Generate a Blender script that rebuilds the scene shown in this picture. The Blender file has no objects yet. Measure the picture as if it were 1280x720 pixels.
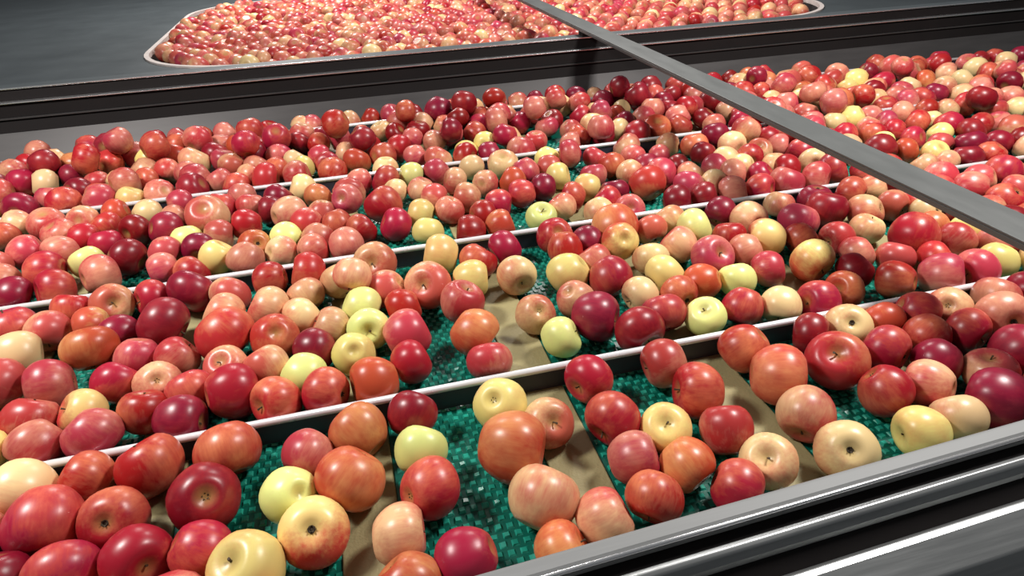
import bpy, math, random
import numpy as np
from mathutils import Vector, Matrix, Quaternion

# ------------------------------------------------------------------ scale
# Layout is written in "u" units (camera height above the bars = 1 u).
S = 0.55                 # metres per u
BELT = -1.07             # belt surface in u, bars reach -1.0
BELT_Z = 0.90            # belt surface above the floor in metres
def W(X, Y, Z):
    return Vector((S*X, S*Y, S*(Z-BELT)+BELT_Z))

scene = bpy.context.scene
col = scene.collection

# ------------------------------------------------------------------ camera
FPX, YAW, PIT, ROL = 812.1254, .2335, .5468, -.0413
cy, sy, cp, sp = math.cos(YAW), math.sin(YAW), math.cos(PIT), math.sin(PIT)
FWD = Vector((sy*cp, cy*cp, -sp)); r0 = Vector((cy, -sy, 0)); u0 = r0.cross(FWD)
RGT = math.cos(ROL)*r0 + math.sin(ROL)*u0
UPV = -math.sin(ROL)*r0 + math.cos(ROL)*u0
cam_d = bpy.data.cameras.new('camera'); cam = bpy.data.objects.new('camera', cam_d); col.objects.link(cam)
cam_d.sensor_width = 36; cam_d.lens = FPX*36/1280; cam_d.clip_start = .02
M = Matrix((RGT, UPV, -FWD)).transposed().to_4x4(); M.translation = W(0, 0, 0)
cam.matrix_world = M
scene.camera = cam

# ------------------------------------------------------------------ world, lamps, exposure
world = bpy.data.worlds.new('hall_ambient'); scene.world = world; world.use_nodes = True
bg = world.node_tree.nodes['Background']; bg.inputs[0].default_value = (.86, .93, 1.0, 1); bg.inputs[1].default_value = .09
def lamp(x, y, z, sx, sy_, power, colr=(1, .96, .92)):
    d = bpy.data.lights.new('ceiling_lamp', 'AREA'); d.shape = 'RECTANGLE'; d.size = sx; d.size_y = sy_
    d.energy = power; d.color = colr
    o = bpy.data.objects.new('ceiling_lamp', d); col.objects.link(o); o.location = (x, y, z)
    return o
lamp(-1.05, 1.0, 2.45, .35, .35, 46)
lamp(1.30, .85, 2.45, .35, .35, 46)
lamp(1.2, 3.1, 2.6, .35, .35, 40)
lamp(-.3, 4.4, 2.6, .6, .6, 62)  # added above the rear trough to brighten its apples
scene.view_settings.view_transform = 'Standard'; scene.view_settings.look = 'None'
scene.view_settings.exposure = 0.02; scene.view_settings.gamma = 1; scene.view_settings.use_curve_mapping = False

# ------------------------------------------------------------------ material helpers
def new_mat(name):
    m = bpy.data.materials.new(name); m.use_nodes = True
    nt = m.node_tree; return m, nt, nt.nodes['Principled BSDF']
def N(nt, t, **kw):
    n = nt.nodes.new(t)
    for k, v in kw.items():
        if k == 'inp':
            for i, x in v.items(): n.inputs[i].default_value = x
        else: setattr(n, k, v)
    return n
def mth(nt, op, a, b=None, c=None, clamp=False):
    n = N(nt, 'ShaderNodeMath', operation=op, use_clamp=clamp)
    for i, v in enumerate((a, b, c)):
        if v is None: continue
        if isinstance(v, (int, float)): n.inputs[i].default_value = v
        else: nt.links.new(v, n.inputs[i])
    return n.outputs[0]
def mixc(nt, f, a, b, blend='MIX'):
    n = N(nt, 'ShaderNodeMix', data_type='RGBA', blend_type=blend)
    for i, v in ((0, f), (6, a), (7, b)):
        if isinstance(v, (int, float)): n.inputs[i].default_value = v
        elif isinstance(v, tuple): n.inputs[i].default_value = v if len(v) == 4 else v+(1,)
        else: nt.links.new(v, n.inputs[i])
    return n.outputs[2]

def simple_mat(name, c, rough=.5, metal=0, var=.12, scale=8, stretch=(1, 1, 1), bump=0, bscale=80):
    m, nt, b = new_mat(name)
    tc = N(nt, 'ShaderNodeNewGeometry')
    mp = N(nt, 'ShaderNodeMapping'); mp.inputs['Scale'].default_value = stretch
    nt.links.new(tc.outputs['Position'], mp.inputs[0])
    nz = N(nt, 'ShaderNodeTexNoise', inp={'Scale': scale, 'Detail': 5, 'Roughness': .6}); nt.links.new(mp.outputs[0], nz.inputs[0])
    lo = tuple(max(0, x*(1-var*2)) for x in c); hi = tuple(min(1, x*(1+var*2)) for x in c)
    nt.links.new(mixc(nt, nz.outputs[0], lo, hi), b.inputs['Base Color'])
    b.inputs['Metallic'].default_value = metal
    nt.links.new(mth(nt, 'MULTIPLY_ADD', nz.outputs[0], .25, rough-.12), b.inputs['Roughness'])
    if bump:
        n2 = N(nt, 'ShaderNodeTexNoise', inp={'Scale': bscale, 'Detail': 3}); nt.links.new(mp.outputs[0], n2.inputs[0])
        bp = N(nt, 'ShaderNodeBump', inp={'Strength': bump, 'Distance': .002}); nt.links.new(n2.outputs[0], bp.inputs['Height'])
        nt.links.new(bp.outputs[0], b.inputs['Normal'])
    return m

STEEL = simple_mat('brushed_steel', (.34, .35, .35), .36, .85, .1, 6, (1, 30, 30))
STEEL_MATTE = simple_mat('matte_scuffed_steel', (.20, .205, .205), .62, .25, .12, 6, (1, 20, 20))
STEEL_EDGE = simple_mat('highlight_steel_edge', (.75, .75, .76), .25, .9, .05, 6, (1, 30, 30))  # edge highlights put into the colour, lighter than the other steel
STEEL_DULL = simple_mat('dull_wet_steel', (.062, .058, .058), .45, .3, .15, 5, (1, 6, 6))
DARK = simple_mat('dark_painted_metal', (.010, .008, .008), .75, 0, .2, 6)
DARK.node_tree.nodes['Principled BSDF'].inputs['Specular IOR Level'].default_value = .15
BEAM = simple_mat('grey_painted_beam', (.085, .09, .088), .45, .1, .1, 7, (4, 1, 4))
SLATE = simple_mat('slate_grey_deck_paint', (.055, .066, .072), .5, .1, .15, 4)
ROD = simple_mat('white_anodised_rod', (.78, .78, .80), .28, .25, .05, 10)
FLIGHT = simple_mat('dark_rubber_flight', (.03, .028, .045), .5, 0, .2, 12)
GREEN = simple_mat('green_plastic_belt', (.001, .10, .07), .32, 0, .18, 9, bump=.25, bscale=120)
NUB = simple_mat('glint_green_nubs', (.014, .27, .195), .30, 0, .3, 60)  # wet glints put into the colour, lighter than the strips below
TAN = simple_mat('tan_rubber_strip', (.30, .26, .125), .6, 0, .12, 14, bump=.4, bscale=260)
RIM = simple_mat('pale_plastic_rim', (.62, .55, .52), .4, 0, .1, 10)
CONCRETE = simple_mat('wet_concrete', (.09, .09, .085), .55, 0, .2, 2)
STEM = simple_mat('brown_stem', (.06, .035, .015), .7, 0, .2, 50)
CALYX = simple_mat('dry_calyx', (.035, .022, .01), .85, 0, .3, 60)

def apple_mat(name, ground, blush, bias, amp, rough=.24):
    m, nt, b = new_mat(name); L = nt.links.new
    at = N(nt, 'ShaderNodeAttribute', attribute_name='acoord')
    ar = N(nt, 'ShaderNodeAttribute', attribute_name='arnd')
    oi = N(nt, 'ShaderNodeObjectInfo')
    rnd = mth(nt, 'FRACT', mth(nt, 'ADD', oi.outputs['Random'], ar.outputs['Fac']))
    off = N(nt, 'ShaderNodeCombineXYZ'); L(mth(nt, 'MULTIPLY', rnd, 61.0), off.inputs[0]); L(mth(nt, 'MULTIPLY', rnd, 23.0), off.inputs[2])
    ad = N(nt, 'ShaderNodeVectorMath', operation='ADD'); L(at.outputs['Vector'], ad.inputs[0]); L(off.outputs[0], ad.inputs[1])
    n1 = N(nt, 'ShaderNodeTexNoise', inp={'Scale': 1.1, 'Detail': 3, 'Roughness': .55}); L(ad.outputs[0], n1.inputs[0])
    # streaks run from stem to calyx
    mp = N(nt, 'ShaderNodeMapping'); mp.inputs['Scale'].default_value = (7, 7, .9); L(at.outputs['Vector'], mp.inputs[0])
    ad2 = N(nt, 'ShaderNodeVectorMath', operation='ADD'); L(mp.outputs[0], ad2.inputs[0]); L(off.outputs[0], ad2.inputs[1])
    n2 = N(nt, 'ShaderNodeTexNoise', inp={'Scale': 1.0, 'Detail': 4, 'Roughness': .65}); L(ad2.outputs[0], n2.inputs[0])
    dt = N(nt, 'ShaderNodeVectorMath', operation='DOT_PRODUCT'); L(at.outputs['Vector'], dt.inputs[0]); dt.inputs[1].default_value = (.8, .25, .3)
    f = mth(nt, 'MULTIPLY_ADD', dt.outputs['Value'], amp, bias)
    f = mth(nt, 'ADD', f, mth(nt, 'MULTIPLY', mth(nt, 'SUBTRACT', n1.outputs[0], .5), 1.5))
    f = mth(nt, 'ADD', f, mth(nt, 'MULTIPLY', mth(nt, 'SUBTRACT', n2.outputs[0], .5), 1.0), clamp=True)
    c = mixc(nt, f, ground, blush)
    # russet bowl round the stem
    sx = N(nt, 'ShaderNodeSeparateXYZ'); L(at.outputs['Vector'], sx.inputs[0])
    rad = mth(nt, 'SQRT', mth(nt, 'ADD', mth(nt, 'POWER', sx.outputs[0], 2.0), mth(nt, 'POWER', sx.outputs[1], 2.0)))
    bowl = mth(nt, 'MULTIPLY_ADD', rad, -2.6, 1.0, clamp=True)
    c = mixc(nt, mth(nt, 'MULTIPLY', bowl, .7), c, (.34, .24, .07))
    vo = N(nt, 'ShaderNodeTexVoronoi', inp={'Scale': 9.0}); L(ad.outputs[0], vo.inputs[0])
    dots = mth(nt, 'MULTIPLY_ADD', vo.outputs['Distance'], -14.0, 1.0, clamp=True)
    c = mixc(nt, mth(nt, 'MULTIPLY', dots, .28), c, (.75, .5, .3))
    hs = N(nt, 'ShaderNodeHueSaturation'); L(c, hs.inputs['Color'])
    L(mth(nt, 'MULTIPLY_ADD', rnd, .02, .49), hs.inputs['Hue'])
    L(mth(nt, 'MULTIPLY_ADD', mth(nt, 'FRACT', mth(nt, 'MULTIPLY', rnd, 7.3)), .3, .85), hs.inputs['Value'])
    L(hs.outputs[0], b.inputs['Base Color'])
    L(mth(nt, 'MULTIPLY_ADD', n2.outputs[0], .18, rough), b.inputs['Roughness'])
    b.inputs['Specular IOR Level'].default_value = .42
    return m
KINDS = {   # code: (ground colour, blush colour, bias, amplitude, words)
    'K': ((.36, .03, .035), (.19, .004, .016), .85, .25, 'dark crimson'),
    'R': ((.60, .16, .08), (.34, .010, .022), .88, .45, 'bright red'),
    'P': ((.64, .26, .17), (.42, .035, .05), .70, .55, 'pinkish red'),
    'O': ((.64, .25, .10), (.45, .045, .026), .80, .55, 'orange red'),
    'S': ((.70, .42, .22), (.47, .075, .06), .70, .75, 'salmon coloured'),
    'B': ((.76, .56, .20), (.52, .06, .04), .45, .85, 'half yellow half red'),
    'C': ((.74, .53, .26), (.56, .16, .095), .16, .65, 'cream coloured'),
    'Y': ((.74, .60, .20), (.68, .36, .13), .08, .45, 'yellow'),
    'G': ((.66, .70, .23), (.64, .58, .22), .15, .40, 'pale green'),
}
AMATS = {k: apple_mat('apple_skin_'+v[4].replace(' ', '_'), v[0], v[1], v[2], v[3]) for k, v in KINDS.items()}
KEYS = list(KINDS)

# ------------------------------------------------------------------ object helpers
def link(o, parent=None):
    col.objects.link(o)
    if parent is not None: o.parent = parent
    return o
def tag(o, label=None, cat=None, group=None, kind=None):
    if label: o['label'] = label
    if cat: o['category'] = cat
    if group: o['group'] = group
    if kind: o['kind'] = kind
    return o
def empty(name, loc=(0, 0, 0)):
    o = bpy.data.objects.new(name, None); o.location = loc; o.empty_display_size = .05
    return link(o)
def mesh_obj(name, v, f, mat, parent=None, smooth=False):
    me = bpy.data.meshes.new(name); me.from_pydata([tuple(p) for p in v], [], f); me.update()
    me.materials.append(mat)
    if smooth: me.polygons.foreach_set('use_smooth', [True]*len(me.polygons))
    o = bpy.data.objects.new(name, me); return link(o, parent)
def box(name, a, b, mat, parent=None, bevel=0):
    """box between corners a and b given in metres (relative to the parent's origin)"""
    v = [(x, y, z) for x in (a[0], b[0]) for y in (a[1], b[1]) for z in (a[2], b[2])]
    f = [(0, 1, 3, 2), (4, 6, 7, 5), (0, 4, 5, 1), (2, 3, 7, 6), (0, 2, 6, 4), (1, 5, 7, 3)]
    o = mesh_obj(name, v, f, mat, parent)
    if bevel:
        m = o.modifiers.new('bevel', 'BEVEL'); m.width = bevel; m.segments = 3
    return o
def ubox(name, a, b, mat, parent=None, bevel=0):
    return box(name, W(*a), W(*b), mat, parent, bevel)
def extrude_x(name, prof, x0, x1, mat, parent=None, bevel=0):
    """closed (Y, Z) profile in u, extruded along X"""
    n = len(prof)
    v = [W(x0, y, z) for y, z in prof] + [W(x1, y, z) for y, z in prof]
    f = [(i, (i+1) % n, n+(i+1) % n, n+i) for i in range(n)] + [tuple(range(n))[::-1], tuple(range(n, 2*n))]
    o = mesh_obj(name, v, f, mat, parent)
    if bevel:
        m = o.modifiers.new('bevel', 'BEVEL'); m.width = bevel; m.segments = 3; m.limit_method = 'ANGLE'
    return o
def rod_x(name, x0, x1, Y, Z, rad, mat, parent, seg=12):
    a, b = W(x0, Y, Z), W(x1, Y, Z); v = []
    for p in (a, b):
        for i in range(seg):
            t = 2*math.pi*i/seg; v.append((p.x, p.y+rad*math.cos(t), p.z+rad*math.sin(t)))
    f = [(i, (i+1) % seg, seg+(i+1) % seg, seg+i) for i in range(seg)] + [tuple(range(seg))[::-1], tuple(range(seg, 2*seg))]
    o = mesh_obj(name, v, f, mat, parent)
    o.data.polygons.foreach_set('use_smooth', [len(p.vertices) == 4 for p in o.data.polygons])
    return o

# ------------------------------------------------------------------ setting
fl = box('floor', (-6, -3, -.1), (8, 9, 0), CONCRETE); tag(fl, 'dark wet concrete floor of the packing hall', kind='structure')

# ------------------------------------------------------------------ conveyor belt
X0, X1 = -2.75, 5.05
PER, GC = .445, .13
BARS = [1.2163 + .746*k for k in range(4)]
Y_NEAR, Y_FAR = .52, 3.62
belt = empty('conveyor_belt', (0, 0, 0))
tag(belt, 'green and tan striped conveyor belt with white cross bars, carrying apples', 'conveyor')
ubox('belt_bed', (X0, Y_NEAR, BELT-.09), (X1, Y_FAR, BELT-.016), DARK, belt)
ks = range(-6, 11)
TW = .058
for k in ks:
    c = GC+PER*k
    ubox('green_strip', (c-PER/2+TW+.001, Y_NEAR, BELT-.015), (c+PER/2-TW-.001, Y_FAR, BELT-.006), GREEN, belt)
    ubox('tan_strip', (c+PER/2-TW, Y_NEAR, BELT-.015), (c+PER/2+TW, Y_FAR, BELT), TAN, belt, .002)
# nubs of the green strips: too small to pick apart one by one
def nubs():
    pv, pf = [], []
    p = .0245; rng = random.Random(3)
    for k in range(-3, 7):
        c = GC+PER*k; x = c-PER/2+TW+.015
        while x < c+PER/2-TW-.012:
            y = Y_NEAR+.03; row = 0
            while y < 3.0:
                yy = y; xx = x+(p*.5 if row % 2 else 0)
                h = BELT-.0015+rng.uniform(-.002, .001); b = BELT-.0065
                i = len(pv); q = .0080; t = .0050
                tx, ty = rng.uniform(-.001, .001), rng.uniform(-.001, .001)
                for (dx, dy) in ((-1, -1), (1, -1), (1, 1), (-1, 1)): pv.append(W(xx+q*dx, yy+q*dy, b))
                for (dx, dy) in ((-1, -1), (1, -1), (1, 1), (-1, 1)): pv.append(W(xx+t*dx, yy+t*dy, h+tx*dx+ty*dy))
                pf += [(i, i+1, i+5, i+4), (i+1, i+2, i+6, i+5), (i+2, i+3, i+7, i+6), (i+3, i, i+4, i+7), (i+4, i+5, i+6, i+7)]
                y += p*.85; row += 1
            x += p
    return mesh_obj('belt_nubs', pv, pf, NUB, belt)
tag(nubs(), 'small wet raised nubs on the green strips, glints put into their colour', kind='stuff')
for Y in BARS:
    fb = rod_x('cross_bar', X0, X1, Y, -1.009, .0092*S, ROD, belt)
    tag(fb, 'white metal cross bar')
    ubox('flight_plate', (X0, Y-.004, BELT), (X1, Y+.004, -1.014), FLIGHT, fb)

# machine frame below
fr = empty('conveyor_stand', (0, 0, 0)); tag(fr, 'dark steel stand with square legs under the conveyor belt', 'stand')
for y in (.60, 3.5):
    ubox('side_beam', (X0, y-.05, BELT-.22), (X1, y+.05, BELT-.092), DARK, fr)
    for x in (-2.4, 0, 2.4, 4.8):
        a = W(x-.05, y-.05, 0); b = W(x+.05, y+.05, BELT-.22); box('leg', (a.x, a.y, 0.001), (b.x, b.y, b.z), DARK, fr)

# ------------------------------------------------------------------ near side rail
rail = empty('side_rail', W(.6, .616, BELT)); rail_org = rail.location.copy(); tag(rail, 'grey folded steel side rail along the near edge of the belt', 'rail')
RX0, RX1 = -1.2, 2.4
extrude_x('top_flange', [(.616, -1.066), (.616, -.856), (.610, -.850), (.588, -.850), (.581, -.854), (.579, -.862), (.579, -.872), (.600, -.872), (.606, -.880), (.606, -1.066)], RX0, RX1, STEEL_MATTE, rail, .002)
rod_x('top_bead', RX0, RX1, .581, -.856, .0045*S, STEEL_EDGE, rail)
extrude_x('groove', [(.600, -.882), (.600, -.874), (.553, -.886), (.553, -.894)], RX0, RX1, DARK, rail)
extrude_x('middle_lip', [(.552, -.90), (.556, -.868), (.552, -.859), (.544, -.856), (.536, -.860), (.530, -.875), (.530, -.90)], RX0, RX1, STEEL, rail, .0015)
extrude_x('outer_groove', [(.530, -.90), (.530, -.888), (.505, -.915), (.505, -.925)], RX0, RX1, DARK, rail)
extrude_x('outer_panel', [(.507, -.93), (.507, -.908), (.500, -.902), (.488, -.902), (.44, -.925), (.40, -1.00), (.40, -1.30), (.41, -1.30), (.41, -1.01), (.45, -.935)], RX0, RX1, STEEL, rail, .0015)

for x in (-1.0, 2.2):
    a = W(x-.04, .41, 0); b = W(x+.04, .45, -1.06); box('support_leg', (a.x, a.y, .001), b, DARK, rail)
for ch in rail.children: ch.location = -rail_org      # the rail stands at a slight angle to the cross bars
rail.rotation_euler.z = .033
# ------------------------------------------------------------------ far side wall and its rails
wall = empty('back_guard', (0, 0, 0)); tag(wall, 'long dark steel guard with three ledges along the far edge of the belt', 'guard')
BX0, BX1 = -4.2, 7.0
extrude_x('sloped_plate', [(3.622, -1.10), (3.63, -1.06), (3.735, -.945), (3.745, -.945), (3.745, -1.10)], BX0, BX1, STEEL_DULL, wall)
extrude_x('lower_panel', [(3.735, -.944), (3.765, -.885), (3.80, -.885), (3.80, -.944)], BX0, BX1, DARK, wall)
extrude_x('lower_ledge', [(3.752, -.884), (3.752, -.880), (3.80, -.880), (3.80, -.884)], BX0, BX1, STEEL_DULL, wall)
extrude_x('middle_panel', [(3.775, -.879), (3.79, -.815), (3.83, -.815), (3.83, -.879)], BX0, BX1, DARK, wall)
extrude_x('middle_ledge', [(3.776, -.814), (3.776, -.808), (3.83, -.808), (3.83, -.814)], BX0, BX1, STEEL_EDGE, wall, .001)
extrude_x('upper_panel', [(3.82, -.807), (3.84, -.757), (3.92, -.757), (3.92, -.807)], BX0, BX1, DARK, wall)
extrude_x('top_ledge', [(3.83, -.756), (3.83, -.749), (3.846, -.749), (3.846, -.756)], BX0, BX1, STEEL_EDGE, wall, .001)
extrude_x('top_cover', [(3.847, -.756), (3.847, -.7495), (3.93, -.7495), (3.93, -.756)], BX0, BX1, SLATE, wall)
extrude_x('rear_panel', [(3.90, -.757), (3.93, -.757), (3.93, -1.4), (3.90, -1.4)], BX0, BX1, DARK, wall)

# ------------------------------------------------------------------ overhead divider beam
DZ = -.93
beam = empty('divider_beam', (0, 0, 0)); tag(beam, 'flat grey steel beam crossing above the apples at the right', 'beam')
ubox('top_plate', (1.396, .45, -.706), (1.519, 8.6, -.700), BEAM, beam, .001)
ubox('side_flange', (1.396, .45, -.721), (1.402, 8.6, -.7065), BEAM, beam, .001)
ubox('side_flange', (1.513, .45, -.721), (1.519, 8.6, -.7065), BEAM, beam, .001)
ubox('end_foot', (1.41, 3.845, -.749), (1.505, 3.92, -.7065), DARK, beam)
ubox('end_foot', (1.41, 8.45, DZ), (1.505, 8.55, -.7065), DARK, beam)
ubox('end_foot', (1.41, .612, -.8495), (1.505, .642, -.7065), DARK, beam)

# ------------------------------------------------------------------ deck and trough behind
DZ = -.93
TX0, TX1, TY0, TY1, TR = -1.40, 4.2, 4.78, 8.2, .8
def rrect(x0, x1, y0, y1, r, n=12):
    pts = []
    for cx_, cy_, a0 in ((x1-r, y1-r, 0), (x0+r, y1-r, 90), (x0+r, y0+r, 180), (x1-r, y0+r, 270)):
        for i in range(n+1):
            a = math.radians(a0+90*i/n); pts.append((cx_+r*math.cos(a), cy_+r*math.sin(a)))
    return pts
def ring(name, outer, inner, z0, z1, mat, parent):
    n = len(outer); v = []
    for z in (z0, z1):
        v += [W(x, y, z) for x, y in outer] + [W(x, y, z) for x, y in inner]
    f = []
    for i in range(n):
        j = (i+1) % n
        f += [(2*n+i, 2*n+j, 3*n+j, 3*n+i), (i, n+i, n+j, j), (i, j, 2*n+j, 2*n+i), (n+i, 3*n+i, 3*n+j, n+j)]
    return mesh_obj(name, v, f, mat, parent)
inner = rrect(TX0, TX1, TY0, TY1, TR)
big = []
cxm, cym = (TX0+TX1)/2, (TY0+TY1)/2
for x, y in inner:     # project every outline point outwards onto the deck's rectangle
    dx, dy = x-cxm, y-cym
    t = min(((8.5-cxm)/dx if dx > 0 else (-6.5-cxm)/dx) if abs(dx) > 1e-9 else 1e9, ((11.0-cym)/dy if dy > 0 else (3.935-cym)/dy) if abs(dy) > 1e-9 else 1e9)
    big.append((cxm+dx*t, cym+dy*t))
deck = empty('rear_deck', (0, 0, 0)); tag(deck, 'slate grey metal deck behind the far guard, around the apple trough', 'deck')
ring('deck_plate', big, inner, DZ-.04, DZ, SLATE, deck)
for x, y in ((-5, 4.2), (-5, 10.5), (7.5, 4.2), (7.5, 10.5)):
    a = W(x-.06, y-.06, 0); b = W(x+.06, y+.06, DZ-.04); box('leg', (a.x, a.y, .001), (b.x, b.y, b.z), DARK, deck)
tr = empty('apple_trough', (0, 0, 0)); tag(tr, 'round-cornered trough with pale rim behind the far guard, full of apples', 'trough')
i0 = rrect(TX0+.002, TX1-.002, TY0+.002, TY1-.002, TR); i1 = rrect(TX0+.035, TX1-.035, TY0+.035, TY1-.035, TR-.03)
ring('rim', i0, i1, DZ-.02, DZ+.012, RIM, tr)
ring('trough_side', i0, i1, DZ-.22, DZ-.02, STEEL_DULL, tr)
nb = len(i0)
mesh_obj('trough_bottom', [W(x, y, DZ-.225) for x, y in i0]+[W(x, y, DZ-.22) for x, y in i0], [tuple(range(nb))[::-1], tuple(range(nb, 2*nb))]+[(i, (i+1) % nb, nb+(i+1) % nb, nb+i) for i in range(nb)], STEEL_DULL, tr)

# ------------------------------------------------------------------ apples
def apple_geo(nu, nv, tall, taper, lobes, skew):
    v = []; f = []
    def pt(t, ph):
        rad = math.sin(t)**.92*(1+taper*math.cos(t))
        z = tall*math.cos(t)
        z -= .30*math.exp(-(t/.34)**2)
        z += .24*math.exp(-((math.pi-t)/.30)**2)
        rad *= 1+lobes*math.cos(5*ph)*(.35+.65*(1-math.cos(t))/2)*math.sin(t)
        return (rad*math.cos(ph)*(1+skew*.4), rad*math.sin(ph), z+skew*rad*math.cos(ph))
    v.append(pt(1e-4, 0))
    for j in range(1, nv):
        s = j/nv; t = math.pi*(s-.055*math.sin(4*math.pi*s)/2)     # finer rings near both ends
        for i in range(nu): v.append(pt(t, 2*math.pi*i/nu))
    v.append(pt(math.pi-1e-4, 0))
    for i in range(nu): f.append((0, 1+i, 1+(i+1) % nu))
    for j in range(nv-2):
        a = 1+j*nu; b = a+nu
        for i in range(nu):
            k = (i+1) % nu; f.append((a+i, b+i, b+k, a+k))
    a = 1+(nv-2)*nu; last = len(v)-1
    for i in range(nu): f.append((a+i, last, a+(i+1) % nu))
    v = np.array(v); v /= np.percentile(np.linalg.norm(v, axis=1), 55)
    return v, f
SHAPES = [(.90, .05, .015, .02), (.97, .09, .02, -.04), (.86, .03, .01, .05), (1.02, .11, .025, .03), (.93, .07, .02, -.06)]
GEO_HI = [apple_geo(28, 20, *s) for s in SHAPES]
GEO_LO = [apple_geo(14, 10, *s) for s in SHAPES]
def add_attr(me, coords, rnd=None):
    a = me.attributes.new('acoord', 'FLOAT_VECTOR', 'POINT'); a.data.foreach_set('vector', np.ascontiguousarray(coords, dtype=np.float32).ravel())
    if rnd is not None:
        b = me.attributes.new('arnd', 'FLOAT', 'POINT'); b.data.foreach_set('value', np.ascontiguousarray(rnd, dtype=np.float32))
APPLE_ME = {}
def apple_mesh(shape, kind):
    if (shape, kind) not in APPLE_ME:
        v, f = GEO_HI[shape]; me = bpy.data.meshes.new('apple'); me.from_pydata(v.tolist(), [], f); me.update()
        me.polygons.foreach_set('use_smooth', [True]*len(f)); me.materials.append(AMATS[kind]); add_attr(me, v)
        APPLE_ME[shape, kind] = me
    return APPLE_ME[shape, kind]
def stem_mesh():
    v, f = [], []; n = 6; rings = 5
    for j in range(rings):
        s = j/(rings-1); cx_ = .10*s*s; z = .48+.34*s; rr = .032+.014*(s > .9)
        for i in range(n): v.append((cx_+rr*math.cos(6.2832*i/n), rr*math.sin(6.2832*i/n), z))
    for j in range(rings-1):
        for i in range(n):
            k = (i+1) % n; f.append((j*n+i, j*n+k, (j+1)*n+k, (j+1)*n+i))
    f.append(tuple(range((rings-1)*n, rings*n)))
    me = bpy.data.meshes.new('stem'); me.from_pydata(v, [], f); me.materials.append(STEM); return me
def calyx_mesh():
    v, f = [], []
    zb = -.665
    for i in range(5):      # five dry sepals round a small pit
        a = 6.2832*i/5; ca, sa = math.cos(a), math.sin(a); j = len(v)
        for rr, w_, z in ((.02, .035, zb+.02), (.06, .04, zb-.05), (.10, .012, zb-.10)):
            v.append((rr*ca-w_*sa, rr*sa+w_*ca, z)); v.append((rr*ca+w_*sa, rr*sa-w_*ca, z))
        f += [(j, j+1, j+3, j+2), (j+2, j+3, j+5, j+4)]
    j = len(v)
    for i in range(8): v.append((.12*math.cos(6.2832*i/8), .12*math.sin(6.2832*i/8), zb-.03))
    f.append(tuple(range(j+7, j-1, -1)))
    me = bpy.data.meshes.new('calyx'); me.from_pydata(v, [], f); me.materials.append(CALYX); return me
STEM_ME, CALYX_ME = stem_mesh(), calyx_mesh()

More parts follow.
